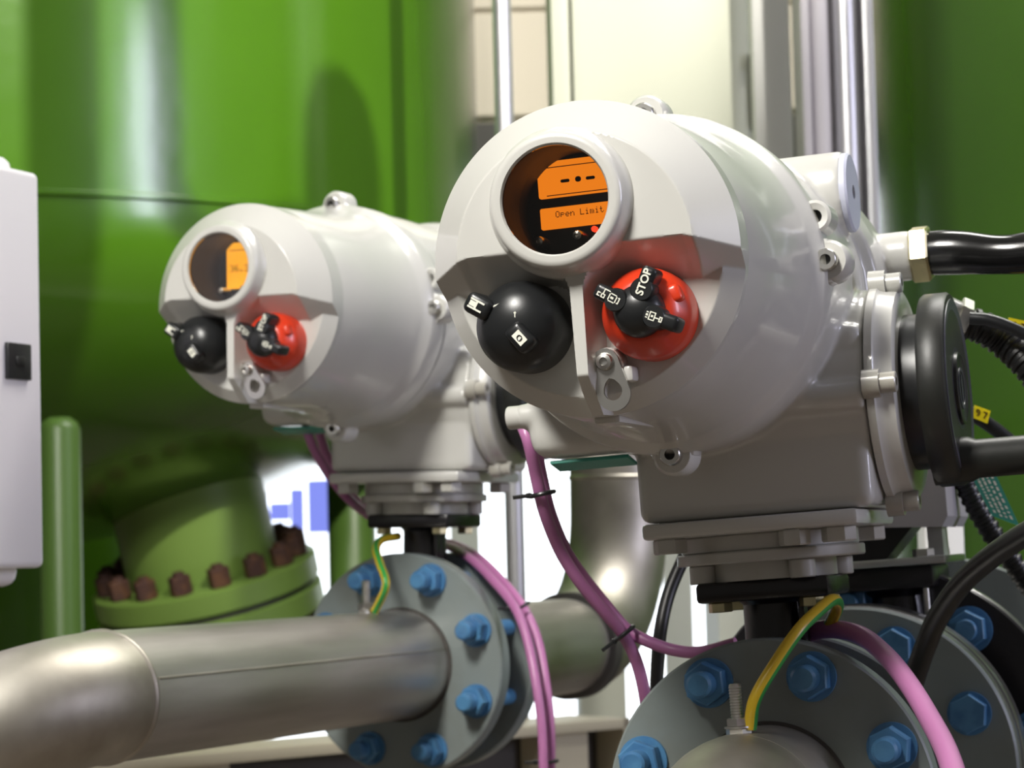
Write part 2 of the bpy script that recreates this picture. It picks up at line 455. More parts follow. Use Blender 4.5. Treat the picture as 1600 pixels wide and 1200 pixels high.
p = at(786, 100, 3.7)
solo('steel_pole', MB().cyl((p.x, p.y, 0), (p.x, p.y, 4.2), 0.0135, n=24), M_galv, 'thin shiny steel pole rising between the two actuators', 'pole')

# unseen shadow casters and spot shade, added to band the left tank
t = thing('tank_spot_shade', 'unseen shade added around the spot that lights the left tank', 'lamp', Matrix.Translation(LAMP))
put('lamp_shade', MB().lathe([(0.05, 0.20), (0.06, 0.14), (0.14, 0.05), (0.15, 0.045)], (0, 0, 0), (0, 0, 1), 40, cap0=False, cap1=False), M_galv, t)
put('cord', MB().cyl((0, 0, 0.19), (0, 0, 0.31), 0.005, n=10), M_black, t)
op = thing('shadow_pipe', 'unseen pipe and domed bowl added to cast shadows on the left tank', 'pipe', Matrix.Translation((-0.04, 2.9, 2.5)))
b1 = [Vector((0, 0, 1.7)), Vector((0, 0, 0.12))] + bend((0, 0, 0.12), (0, 0, -1), (1, 0, 0), 0.05)
put('shadow_drop', MB().tube(b1 + [Vector((0.165, 0.17, 0.07))], 0.019, 24), M_stain, op)
put('shadow_bowl', MB().lathe([(0.052, -0.30), (0.054, 0.14), (0.050, 0.18), (0.038, 0.215), (0.018, 0.232), (0.001, 0.235)], (0.165, 0.17, 0), (0, 0, 1), 32), M_stain, op)  # invented bowl, shaped for its rounded shadow on the tank

solo('shadow_pipe', MB().cyl((-0.135, 2.85, 2.2), (-0.135, 2.85, 4.2), 0.038, n=32, ch=0.004), M_stain, 'unseen wide pipe added to cast a dark band on the left tank', 'pipe')  # added for the wide shadow band on the left tank

# white wall box at the far left: its door faces right towards the pipe line
d_ = Vector((0.36, 0.93, 0)).normalized(); n_ = Vector((0.93, -0.36, 0)).normalized()
p1 = at(66, 560, 2.35); zt = at(62, 240, 2.35).z; zb = at(66, 915, 2.35).z
FW = Matrix(((d_.x, -n_.x, 0, p1.x), (d_.y, -n_.y, 0, p1.y), (0, 0, 1, zb), (0, 0, 0, 1)))
wbx = thing('wall_box', 'white sheet steel enclosure with black latch at the left edge', 'enclosure', FW)
Hh = zt - zb
put('enclosure_body', MB().b2((-0.46, 0.022, 0.0), (-0.004, 0.24, Hh), 0.012, 3), M_whitebox, wbx)
put('door', MB().b2((-0.46, 0.0, 0.016), (0.0, 0.021, Hh - 0.016), 0.006, 3), M_whitebox, wbx)
zl = at(40, 570, 2.35).z - zb
lt = put('latch', MB().b2((-0.062, -0.004, zl - 0.016), (-0.024, 0.001, zl + 0.016), 0.001), M_black, wbx)
sub('latch_key', MB().b2((-0.050, -0.006, zl - 0.004), (-0.036, -0.003, zl + 0.004), 0.001), M_blackrub, lt)
put('mounting_leg', MB().b2((-0.42, 0.1, -zb), (-0.36, 0.16, 0.0)).b2((-0.10, 0.1, -zb), (-0.04, 0.16, 0.0)), M_whitebox, wbx)

# beam under the far pipe
a = at(120, 1196, 3.05); b = at(937, 1112, 3.6)
dv = b - a; dv.z = 0; L = dv.length; dv.normalize(); pn = Vector((-dv.y, dv.x, 0))
FBm = Matrix(((dv.x, pn.x, 0, a.x), (dv.y, pn.y, 0, a.y), (0, 0, 1, 0), (0, 0, 0, 1)))
zt = (a.z + b.z) / 2
bm_ = thing('support_beam', 'cream painted steel beam running under the far pipe', 'beam', FBm)
put('top_flange', MB().b2((-0.6, -0.06, zt - 0.014), (L, 0.06, zt), 0.001), M_beam, bm_)
put('web', MB().b2((-0.6, -0.005, zt - 0.18), (L - 0.01, 0.005, zt - 0.014)), M_dark, bm_)  # dark colour stands for shade below the cream top flange
put('end_plate', MB().b2((L - 0.012, -0.06, zt - 0.18), (L, 0.06, zt)), M_beam, bm_)
for x in (0.1, L - 0.15): put('post', MB().b2((x, -0.05, 0), (x + 0.08, 0.05, zt - 0.014)), M_beam, bm_)

# ------------------------------------------------------------------ electric valve actuators
E0, H0 = -0.0272, 0.3412        # main axis: x offset from the stem, height above the pipe axis
CY = (0, 1, 0)


def front_height(X, Z):
    """forward relief of the cover's face over y = -0.288"""
    r = hypot(X, Z)
    low = min(0.010, max(-0.002, (0.0905 - r) * 1.0))
    a = abs(X) - 0.0038; b = 0.004 - 0.30 * max(0.0, abs(X) - 0.064) - Z
    rr = 0.030
    if a < rr and b < rr:
        d = rr - hypot(rr - a, rr - b)
        q = (rr - a) ** 2 + (rr - b) ** 2
        w = (rr - b) ** 2 / q if q > 1e-12 else 0.5
    else:
        d = min(a, b); w = 1.0 if b < a else 0.0
    run = 0.004 + 0.018 * w
    t = d / run
    hood = min(0.038, 0.013 + (0.0915 - r) * 1.15) - max(0.0, t) * 0.028
    if Z < -0.045:                      # the rib runs out towards the bottom edge
        hood = min(hood, 0.038 - max(0, (-0.070 - Z)) * 1.2)
    return max(low, hood)


def make_actuator(F, label):
    t = thing('valve_actuator', label, 'actuator', F, (0, 0, 0.18), 'electric valve actuators')
    # --- cover: relief face + bell
    mb = MB(); n = 190; R = 0.0915
    idx = {}; vs = []; fs = []
    for i in range(n + 1):
        for j in range(n + 1):
            u = -1 + 2 * i / n; v = -1 + 2 * j / n
            X = R * u * sqrt(1 - v * v / 2); Z = R * v * sqrt(1 - u * u / 2)
            idx[i, j] = len(vs); vs.append((E0 + X, -0.288 - front_height(X, Z), H0 + Z))
    bz = (E0 - 0.0050, H0 + 0.0300)
    for i in range(n):
        for j in range(n):
            q = (idx[i, j], idx[i + 1, j], idx[i + 1, j + 1], idx[i, j + 1])
            cx = sum(vs[k][0] for k in q) / 4; cz = sum(vs[k][2] for k in q) / 4
            if hypot(cx - bz[0], cz - bz[1]) > 0.0345: fs.append(q)
    # skirt from the face edge back to the bell
    edge = [idx[i, 0] for i in range(n)] + [idx[n, j] for j in range(n)] + [idx[n - i, n] for i in range(n)] + [idx[0, n - j] for j in range(n)]
    o = len(vs)
    for k in edge: vs.append((vs[k][0], -0.280, vs[k][2]))
    for k in range(len(edge)):
        k2 = (k + 1) % len(edge); fs.append((edge[k], edge[k2], o + k2, o + k))
    mb.add(vs, fs)
    mb.lathe([(0.0905, -0.283), (0.0918, -0.279), (0.0945, -0.21), (0.0975, -0.168), (0.1000, -0.155), (0.1015, -0.148), (0.1028, -0.140), (0.1075, -0.1345), (0.1092, -0.130), (0.1092, -0.1075), (0.108, -0.106)], (E0, 0, H0), CY, 128, cap0=False)
    # screw bosses and the drilled pocket ear
    for th in (0.03, pi / 2, pi, -pi / 2):
        c = (E0 + 0.1095 * cos(th), 0, H0 + 0.1095 * sin(th))
        mb.lathe([(0.0115, -0.129), (0.0135, -0.126), (0.0135, -0.1065)], c, CY, 28)
        c2 = Vector((E0 + 0.100 * cos(th), -0.118, H0 + 0.100 * sin(th)))
        R3 = Matrix.Rotation(-th, 3, 'Y')
        mb.box(c2, (0.024, 0.0225, 0.030), 0.004, 2, R3)
    put('cover', mb, M_cast, t, smooth=35)
    put('cover_joint', MB().lathe([(0.1000, -0.1068), (0.1078, -0.1065), (0.1078, -0.1030), (0.1000, -0.1025)], (E0, 0, H0), CY, 96, cap0=False, cap1=False), M_steel_d, t)
    # lower bearing bar seen along the bell's underside
    put('cover_rail', MB().b2((E0 - 0.008, -0.281, H0 - 0.0955), (E0 + 0.008, -0.165, H0 - 0.090), 0.002), M_cast, t)
    # --- display window
    bx, bzz = bz
    put('bezel', MB().lathe([(0.0438, 0.045), (0.0438, 0.0150), (0.0428, 0.0132), (0.0414, 0.0110), (0.0404, 0.0075), (0.0396, 0.0040), (0.0386, 0.0016), (0.0370, 0.0002), (0.0350, 0.0), (0.0322, 0.0), (0.0312, 0.0012), (0.0311, 0.0022)], (bx, -0.3395, bzz), CY, 96, cap0=False, cap1=False), M_cast, t)
    put('window_glass', MB().cyl((bx, -0.3372, bzz), (bx, -0.3362, bzz), 0.0311, n=64), M_glass, t)
    put('window_cup', MB().lathe([(0.0311, -0.3376), (0.0312, -0.325), (0.0325, -0.318), (0.0330, -0.300), (0.0345, -0.297), (0.0345, -0.2775)], (bx, 0, bzz), CY, 64, cap0=False, cap1=False), M_cupin, t)
    put('display_mask', MB().cyl((bx, -0.2785, bzz), (bx, -0.276, bzz), 0.0344, n=48), M_lcd_d, t)
    for sx_, zc in ((-0.0245, -0.0165), (-0.0010, -0.0155)):
        put('window_screw', MB().lathe([(0.0032, -0.292), (0.0026, -0.294), (0.0012, -0.2945), (0.001, -0.2935)], (bx + sx_, 0, bzz + zc), CY, 16).lathe([(0.0032, -0.292), (0.0032, -0.279)], (bx + sx_, 0, bzz + zc), CY, 16), M_steel, t)
    put('indicator_led', MB().lathe([(0.0001, -0.2835), (0.0013, -0.283), (0.0018, -0.281), (0.0018, -0.2785)], (bx + 0.0062, 0, bzz - 0.0112), CY, 16), M_led, t)
    # --- knobs
    kx, kz = E0 - 0.0371, H0 - 0.0374
    dome = [(0.0263, -0.297), (0.0263, -0.3165), (0.0256, -0.3205), (0.0236, -0.3255), (0.0222, -0.327), (0.0195, -0.3305), (0.0155, -0.3335), (0.010, -0.3358), (0.004, -0.3369), (0.0005, -0.337)]
    kn = put('selector_knob', MB().lathe(dome, (kx, 0, kz), CY, 72), M_black, t)
    kn['label'] = 'black domed selector knob'

    def tab(part, cx, cz, y0, y1, ang, w, l, mm):
        m3 = Matrix.Rotation(-ang, 3, 'Y')
        return sub('knob_tab', MB().box((cx, (y0 + y1) / 2, cz), (l, y1 - y0, w), min(w, l) * 0.3, 4, m3), mm, part)

    def label_on(part, name, cx, cz, y, ang, shapes, mm):
        """flat print: shapes are (u0, v0, u1, v1) rectangles in the tab's own axes"""
        q = MB()
        for u0, v0, u1, v1 in shapes:
            q.prism([(u0, v0), (u1, v0), (u1, v1), (u0, v1)], y, y + 0.0004, lambda u, v, d: (cx + u * cos(ang) - v * sin(ang), d, cz + u * sin(ang) + v * cos(ang)))
        return sub(name, q, mm, part, 0)

    a1 = radians(147)
    tab(kn, kx - 0.0190, kz + 0.0124, -0.3365, -0.312, a1, 0.0125, 0.017, M_black)
    U = 0.0010
    label_on(kn, 'letter_h', kx - 0.0196, kz + 0.0128, -0.3370, radians(147), [(-4.5 * U, 1.9 * U, 4.5 * U, 3.0 * U), (-4.5 * U, -3.0 * U, 4.5 * U, -1.9 * U), (-0.6 * U, -1.9 * U, 0.6 * U, 1.9 * U), (0.6 * U, -1.5 * U, 4.2 * U, 1.5 * U)], M_white)
    a2 = radians(-52)
    tab(kn, kx + 0.0062, kz - 0.0085, -0.3425, -0.330, a2, 0.0120, 0.0175, M_black)
    pl = label_on(kn, 'symbol_plate', kx + 0.0066, kz - 0.0090, -0.3430, a2, [(-4 * U, -2.7 * U, 4 * U, 2.7 * U)], M_white)
    sub('symbol_ring', MB().lathe([(0.0011, -0.3434), (0.0016, -0.3436), (0.0016, -0.3430)], (kx + 0.0066, 0, kz - 0.0090), CY, 16, cap0=False, cap1=False), M_lcd_d, kn)
    label_on(kn, 'arrow_mark', kx + 0.003, kz + 0.0045, -0.3368, radians(85), [(-2.3 * U, -0.3 * U, 2.3 * U, 0.3 * U), (1.2 * U, -0.7 * U, 2.0 * U, 0.7 * U)], M_white)
    label_on(kn, 'arrow_mark', kx - 0.0085, kz + 0.0118, -0.3340, radians(15), [(-2.0 * U, -0.4 * U, 2.0 * U, 0.4 * U)], M_white)
    # red local / stop / remote knob
    rx, rz = E0 + 0.0371, H0 - 0.0374
    rk = put('selector_knob', MB().lathe([(0.0263, -0.297), (0.0263, -0.313), (0.0258, -0.3165), (0.0245, -0.3195), (0.0205, -0.326), (0.0175, -0.3295), (0.0155, -0.3305)], (rx, 0, rz), CY, 72).box((rx + 0.0165, -0.322, rz + 0.0075), (0.014, 0.010, 0.011), 0.003, 3, Matrix.Rotation(radians(-20), 3, 'Y')), M_red, t)
    rk['label'] = 'red selector knob with black three-armed hub'
    sub('knob_hub', MB().lathe([(0.0152, -0.326), (0.0150, -0.332), (0.0140, -0.3365), (0.0115, -0.3405), (0.0075, -0.3430), (0.003, -0.3440), (0.0004, -0.3441)], (rx, 0, rz), CY, 56), M_black, rk)
    for ang, l0 in ((64, 0.0205), (147, 0.0215), (-25, 0.0225)):
        an = radians(ang)
        cx, cz = rx + cos(an) * 0.0170, rz + sin(an) * 0.0170
        tab(rk, cx, cz, -0.3435, -0.325, an, 0.0090, l0 * 0.83, M_black)
        sub('knob_arm', MB().lathe([(0.0068, -0.326), (0.0068, -0.3425), (0.0060, -0.3437)], (rx + cos(an) * 0.0120, 0, rz + sin(an) * 0.0120), CY, 28), M_black, rk)
    an = radians(64)
    tv, tf = text_mesh('STOP', 0.0064, 0.0002, True)
    cx, cz = rx + cos(an) * 0.0163, rz + sin(an) * 0.0163
    sub('stop_lettering', MB().add([(cx + u * cos(an) - v * sin(an), -0.3440 - w, cz + u * sin(an) + v * cos(an)) for u, v, w in tv], tf), M_white, rk, 0)

    def picto(an, rad, kind):
        cx, cz = rx + cos(an) * rad, rz + sin(an) * rad
        s = 0.00062
        if kind == 0:   # actuator with lead to a person at a desk
            R_ = [(-4, -4, 2, -3), (-4, 3, 2, 4), (-5, -3, -4, 3), (2, -3, 3, 3), (-8, -3, -6, -2), (-8, 2, -6, 3), (-8, -2, -7, 2), (3, -5, 9, -4), (8, -4, 9, 0), (6, 0, 10, 1), (6, 3, 10, 4), (6, 1, 7, 3), (9, 1, 10, 3), (11, 0, 14, 1), (11, 3, 14, 4), (13, 1, 14, 3), (-2, -1, 1, 1)]
        else:
            R_ = [(-5, -4, 1, -3), (-5, 3, 1, 4), (-5, -3, -4, 3), (0, -3, 1, 3), (-8, -3, -6, -2), (-8, -1, -6, 1), (-8, 2, -6, 3), (-3, -1, -1, 1), (1, -1, 5, 0), (5, -3, 8, -2), (5, 1, 8, 2), (7, -2, 8, 1), (5, -2, 6, 1)]
        label_on(rk, 'pictogram', cx, cz, -0.3440, an, [(u0 * s, v0 * s, u1 * s, v1 * s) for u0, v0, u1, v1 in R_], M_white)
    picto(radians(147), 0.0145, 0)
    picto(radians(-25), 0.0125, 1)
    # --- padlock tab: own origin at its screw
    px0, pz0 = -0.0167, 0.2789
    out = []; hol = []; m_ = 48
    hc = (0.0, -0.0175)
    for i in range(m_):
        th = 2 * pi * i / m_
        d = Vector((cos(th), sin(th))); lo_, hi_ = 0.0, 0.05
        for _ in range(30):
            mid = (lo_ + hi_) / 2; q = Vector(hc) + d * mid
            k = max(0, min(1, -q.y / 0.019)); rr = 0.0078 + (0.0098 - 0.0078) * k
            if hypot(q.x, q.y + 0.019 * k) < rr: lo_ = mid
            else: hi_ = mid
        out.append((hc[0] + d.x * lo_, hc[1] + d.y * lo_))
        rh = 0.0058 + 0.0012 * sin(th) - 0.0009 * abs(sin(2 * th)) * (th < pi)
        hol.append((hc[0] + d.x * rh * 0.95, hc[1] + d.y * rh * 1.12))
    q = MB(); vs = []; fs = []
    for y in (-0.3145, -0.3120):
        vs += [(u, y, v) for u, v in out] + [(u, y, v) for u, v in hol]
    for i in range(m_):
        j = (i + 1) % m_
        fs += [(i, j, m_ + j, m_ + i), (2 * m_ + i, 3 * m_ + i, 3 * m_ + j, 2 * m_ + j), (i, 2 * m_ + i, 2 * m_ + j, j), (m_ + i, m_ + j, 3 * m_ + j, 3 * m_ + i)]
    q.add(vs, fs)
    pt = put('padlock_tab', q, M_steel, t, (0, 0, 0), 30)
    pt.location = (px0, 0, pz0 - 0.18); pt.rotation_euler = (0, radians(-11), 0)
    pt['label'] = 'bright steel padlock tab'
    put('tab_screw', MB().lathe([(0.0052, -0.3145), (0.0052, -0.3165), (0.0044, -0.3182), (0.0024, -0.3186), (0.0022, -0.3165)], (0, 0, 0), CY, 24), M_steel, pt, (0, 0, 0))
    put('tab_boss', MB().lathe([(0.0075, -0.3120), (0.0085, -0.3095), (0.0092, -0.297)], (px0, 0, pz0), CY, 24).b2((px0 + 0.009, -0.311, pz0 - 0.012), (px0 + 0.015, -0.297, pz0 - 0.003), 0.002), M_cast, t)
    # --- cover screws
    for th in (0.03, pi / 2, pi, -pi / 2):
        c = (E0 + 0.1095 * cos(th), 0, H0 + 0.1095 * sin(th))
        s = put('cover_screw', MB().lathe([(0.0034, -0.1305), (0.0034, -0.1365), (0.0062, -0.1365), (0.0070, -0.1355), (0.0070, -0.129)], c, CY, 28, cap0=False, cap1=False), M_steel, t)
        sub('hex_socket', MB().hexn((c[0], -0.1308, c[2]), (c[0], -0.1302, c[2]), 0.0036, 0), M_steel_d, s)
    th = radians(17)
    pc = (E0 + 0.1085 * cos(th), 0, H0 + 0.1085 * sin(th))
    hp = put('drilled_ear', MB().lathe([(0.0045, -0.120), (0.0045, -0.1290), (0.0085, -0.1305), (0.0105, -0.1290), (0.0110, -0.107)], pc, CY, 32, cap0=False, cap1=False), M_cast, t)
    sub('drilled_hole', MB().cyl((pc[0], -0.1225, pc[2]), (pc[0], -0.121, pc[2]), 0.0045, n=20), M_steel_d, hp)
    # --- cast housing with gearbox, lobes and bosses, blended into one casting
    hb = MB()
    hb.lathe([(0.098, -0.104), (0.1070, -0.101), (0.1070, -0.05), (0.104, 0.04), (0.098, 0.07)], (E0, 0, H0), CY, 96)
    hb.b2((-0.069, -0.066, 0.1905), (0.088, 0.070, 0.31), 0.006, 2)
    hb.cyl((-0.02, 0.0, 0.265), (0.0885, 0.0, 0.265), 0.0715, n=80)
    hb.cyl((-0.02, -0.070, 0.263), (0.0885, -0.070, 0.263), 0.010, n=24)
    hb.b2((-0.134, -0.098, 0.238), (-0.03, -0.015, 0.284), 0.014, 3)
    hb.cyl((-0.139, -0.088, 0.2675), (-0.05, -0.088, 0.2675), 0.0085, n=24)
    hb.cyl((-0.05, 0.002, 0.404), (0.076, 0.002, 0.404), 0.0285, n=56)
    hb.lathe([(0.09, 0.05), (0.110, 0.062), (0.113, 0.08), (0.113, 0.135), (0.104, 0.150)], (E0, 0, H0), CY, 96)
    hb.cyl((0.03, 0.11, 0.3695), (0.102, 0.11, 0.3695), 0.0178, n=40)
    hb.cyl((0.05, 0.11, 0.305), (0.125, 0.11, 0.305), 0.0135, n=32)
    tmp = bpy.data.objects.new('tmp', hb.mesh('tmp')); COL.objects.link(tmp)
    md = tmp.modifiers.new('r', 'REMESH'); md.mode = 'VOXEL'; md.voxel_size = 0.0019
    ms = tmp.modifiers.new('s', 'SMOOTH'); ms.factor = 0.5; ms.iterations = 8
    dg = bpy.context.evaluated_depsgraph_get(); dg.update()
    me = bpy.data.meshes.new_from_object(tmp.evaluated_get(dg)); bpy.data.objects.remove(tmp)
    for v in me.vertices: v.co.z -= 0.18
    me.polygons.foreach_set('use_smooth', [True] * len(me.polygons)); me.name = 'housing'
    put('housing', me, M_cast, t)
    put('lead_seal_stub', MB().lathe([(0.0072, -0.1470), (0.0078, -0.1460), (0.0078, -0.136)], (0, -0.088, 0.2675), (1, 0, 0), 24), M_cast, t)
    cp = put('plug_cap', MB().lathe([(0.0270, 0.074), (0.0270, 0.0790), (0.0255, 0.0805), (0.0050, 0.0808), (0.0048, 0.078)], (0, 0.002, 0.404), (1, 0, 0), 48, cap0=False, cap1=False), M_cap, t)
    sub('plug_socket', MB().hexn((0.0782, 0.002, 0.404), (0.0785, 0.002, 0.404), 0.005, 0), M_steel_d, cp)
    # --- handwheel end cover
    XA = (1, 0, 0)
    hc_ = (0, 0.0, 0.265)
    put('end_cover', MB().lathe([(0.0715, 0.0892), (0.0735, 0.0900), (0.0735, 0.0950), (0.0715, 0.0965), (0.0700, 0.1010), (0.0690, 0.1070), (0.0660, 0.1085), (0.050, 0.1085)], hc_, XA, 96), M_cast, t)
    for th in (pi * 0.985, -pi / 2 - 0.25, pi / 2 + 0.2, 0.15):
        y, z = 0.0745 * cos(th), 0.265 + 0.0745 * sin(th)
        s = put('end_cover_screw', MB().lathe([(0.0095, 0.089), (0.0092, 0.1000)], (0, y, z), XA, 24).lathe([(0.0030, 0.1035), (0.0030, 0.1105), (0.0060, 0.1105), (0.0068, 0.1098), (0.0068, 0.1000)], (0, y, z), XA, 24, cap0=False, cap1=False), M_cast_d, t)
        sub('hex_socket', MB().hexn((0.1036, y, z), (0.1040, y, z), 0.0033, 0), M_steel_d, s)
    put('shaft_seal', MB().cyl((0.105, 0, 0.265), (0.124, 0, 0.265), 0.052, n=56), M_black, t)
    hw = put('handwheel', MB().lathe([(0.050, 0.1205), (0.0630, 0.1215), (0.0645, 0.1235), (0.0645, 0.1375), (0.0630, 0.1395), (0.0595, 0.1400)], hc_, XA, 96), M_wheel, t)
    sub('wheel_face', MB().lathe([(0.0600, 0.1395), (0.0595, 0.1406), (0.047, 0.1395), (0.045, 0.1365), (0.030, 0.1365), (0.028, 0.139), (0.0275, 0.1400)], hc_, XA, 80, cap0=False), M_bronzey, hw)
    sub('hub_badge', MB().lathe([(0.0245, 0.1395), (0.0240, 0.1420), (0.0225, 0.1425), (0.0215, 0.1418), (0.0005, 0.1416)], hc_, XA, 56), M_black, hw)
    sub('badge_emblem', MB().lathe([(0.0140, 0.1414), (0.0138, 0.1422), (0.0115, 0.1422), (0.0113, 0.1414)], hc_, XA, 40, cap0=False, cap1=False).b2((0.1414, -0.002, 0.256), (0.1421, 0.002, 0.274)), M_bronzey, hw)
    for k in range(3):
        th = 2.2 + k * 2 * pi / 3
        y, z = 0.037 * cos(th), 0.265 + 0.037 * sin(th)
        sub('wheel_slot', MB().box((0.1368, y, z), (0.002, 0.024, 0.010), 0.0009, 2, Matrix.Rotation(th + pi / 2, 3, 'X')), M_black, hw)
    sub('crank_handle', MB().lathe([(0.0155, 0.121), (0.0150, 0.145), (0.0128, 0.150), (0.0128, 0.27), (0.011, 0.275)], (0, -0.012, 0.2170), XA, 36), M_wheel, hw)
    # --- output flanges under the gearbox
    put('base_flange', MB().b2((-0.066, -0.074, 0.1795), (0.078, 0.070, 0.1900), 0.003), M_cast, t)
    put('spacer_flange', MB().cyl((0.004, 0, 0.168), (0.004, 0, 0.1795), 0.060, n=64, ch=0.001), M_cast_d, t)
    put('adapter_flange', MB().cyl((0.004, 0, 0.1605), (0.004, 0, 0.1682), 0.0635, n=64, ch=0.001), M_cast_d, t)
    put('adapter_hub', MB().cyl((0.004, 0, 0.1485), (0.004, 0, 0.1605), 0.044, n=48), M_cast_d, t)
    for x, y in ((-0.050, -0.062), (0.062, -0.058), (0.062, 0.055), (-0.050, 0.055)):
        put('flange_bolt', MB().hexn((x, y, 0.1695), (x, y, 0.1795), 0.0115, 0.001), M_cast_d, t)
    for k in range(4):
        th = radians(35 + 90 * k) + pi
        x, y = 0.004 + 0.0505 * cos(th), 0.0505 * sin(th)
        put('cap_screw', MB().cyl((x, y, 0.1480), (x, y, 0.1605), 0.0088, n=24, ch=0.0008), M_cast_d, t)
    put('flange_bolt', MB().hexn((0.034, -0.064, 0.1690), (0.034, -0.064, 0.1795), 0.0105, 0.001), M_cast_d, t)
    return t


FONT = {'O': ['01110', '10001', '10001', '10001', '10001', '10001', '01110'], 'p': ['00000', '00000', '11110', '10001', '11110', '10000', '10000'], 'e': ['00000', '00000', '01110', '10001', '11111', '10000', '01110'],
        'n': ['00000', '00000', '10110', '11001', '10001', '10001', '10001'], ' ': ['00000'] * 7, 'L': ['10000', '10000', '10000', '10000', '10000', '10000', '11111'], 'i': ['00100', '00000', '01100', '00100', '00100', '00100', '01110'],
        'm': ['00000', '00000', '11010', '10101', '10101', '10101', '10101'], 't': ['01000', '01000', '11100', '01000', '01000', '01001', '00110'],
        '3': ['11110', '00001', '00001', '01110', '00001', '00001', '11110'], '6': ['01110', '10000', '10000', '11110', '10001', '10001', '01110'], '.': ['00000', '00000', '00000', '00000', '00000', '01100', '01100'], '5': ['11111', '10000', '11110', '00001', '00001', '10001', '01110']}


def lcd_text(s, x0, zc, dot, y):
    q = MB(); x = x0
    for ch in s:
        for r, row in enumerate(FONT[ch]):
            for c, b in enumerate(row):
                if b == '1':
                    q.b2((x + c * dot, y, zc + (3 - r) * dot * 1.05 - dot * 0.48), (x + c * dot + dot * 0.88, y + 0.0002, zc + (3 - r) * dot * 1.05 + dot * 0.48))
        x += dot * 6
    return q


def rrect(x0, z0, x1, z1, r, n=5):
    out = []
    for cx, cz, a0 in ((x1 - r, z1 - r, 0), (x0 + r, z1 - r, pi / 2), (x0 + r, z0 + r, pi), (x1 - r, z0 + r, 1.5 * pi)):
        for i in range(n + 1):
            a = a0 + pi / 2 * i / n; out.append((cx + r * cos(a), cz + r * sin(a)))
    return out


YFN = lambda u, v, d: (u, d, v)
act_a = make_actuator(FA, 'near pale grey actuator in focus, its orange display reading Open Limit')
act_b = copy_tree(act_a)
act_b.matrix_world = FB @ Matrix.Translation((0, 0, 0.18))
act_b['label'] = 'far pale grey actuator at left with a half-hidden yellow-orange display'
for ch in act_b.children:
    if ch.name.startswith('padlock_tab'): ch.rotation_euler = (0, radians(-28), 0)
# displays
dA = put('display', MB().prism(rrect(-0.0585, 0.3812, 0.0045, 0.4030, 0.0015), -0.2795, -0.2786, YFN).prism(rrect(-0.0585, 0.3628, 0.0045, 0.3755, 0.0012), -0.2795, -0.2786, YFN), M_lcd, act_a, smooth=0)
dA['label'] = 'lit orange liquid crystal display'
sub('display_text', lcd_text('Open Limit', -0.0490, 0.3712, 0.00050, -0.2800), M_ink, dA, 0)
q = MB()
q.prism(rrect(-0.0445, 0.3895, -0.0390, 0.3914, 0.0009), -0.28, -0.2796, YFN).prism(rrect(-0.0355, 0.3890, -0.0320, 0.3922, 0.0014), -0.28, -0.2796, YFN).prism(rrect(-0.0290, 0.3895, -0.0235, 0.3914, 0.0009), -0.28, -0.2796, YFN)
sub('display_dashes', q, M_ink, dA, 0)
sub('display_rule', MB().b2((-0.0535, -0.28, 0.3990), (-0.0005, -0.2796, 0.3995)), M_ink, dA, 0)
sub('display_rule', MB().b2((-0.0535, -0.28, 0.3824), (-0.0005, -0.2796, 0.3829)), M_ink, dA, 0)
dB = put('display', MB().prism(rrect(-0.0585, 0.3572, 0.0045, 0.4000, 0.0015), -0.2795, -0.2786, YFN), M_lcdB, act_b, smooth=0)
dB['label'] = 'brightly lit yellow display'
sub('display_text', lcd_text('36.3', -0.0545, 0.3760, 0.00085, -0.2800), M_ink, dB, 0)
sub('display_rule', MB().b2((-0.0555, -0.28, 0.3925), (-0.0010, -0.2796, 0.3932)), M_ink, dB, 0)

# ------------------------------------------------------------------ valves and pipes
def make_valve(F, label, y0=0.0, cx=0.0):
    t = thing('butterfly_valve', label, 'valve', F, (cx, y0, -0.085), 'black butterfly valves')
    put('valve_body', MB().lathe([(0.050, -0.026), (0.084, -0.025), (0.086, -0.018), (0.086, 0.018), (0.084, 0.025), (0.050, 0.026)], (cx, y0, 0), CY, 72), M_blackpaint, t)
    put('valve_neck', MB().lathe([(0.0255, 0.078), (0.0220, 0.090), (0.0215, 0.132), (0.026, 0.1365)], (cx + 0.004, y0, 0), (0, 0, 1), 40), M_blackpaint, t)
    put('top_flange', MB().b2((cx - 0.041, y0 - 0.040, 0.1350), (cx + 0.049, y0 + 0.040, 0.1485), 0.003), M_blackpaint, t)
    for sx in (-1, 1):
        for sy in (-1, 1):
            x, y = cx + 0.004 + sx * 0.031, y0 + sy * 0.029
            put('flange_bolt', MB().hexn((x, y, 0.1285), (x, y, 0.1350), 0.0082, 0.0006), M_brass, t)
    put('neck_rib', MB().b2((cx + 0.0235, y0 - 0.020, 0.085), (cx + 0.0275, y0 - 0.012, 0.136), 0.001), M_blackpaint, t)
    return t


make_valve(FA, 'black butterfly valve between grey flanges below the near actuator')
make_valve(FB, 'black butterfly valve between grey flanges below the far actuator')


def flange(t, y0, y1, R, rb, cx=0.0, m=None, bore=None):
    o = put('flange', MB().lathe([(R - 0.0015, y0), (R, y0 + 0.0015), (R, y1 - 0.0015), (R - 0.0015, y1)], (cx, 0, 0), CY, 112), m or M_flange, t)
    return o


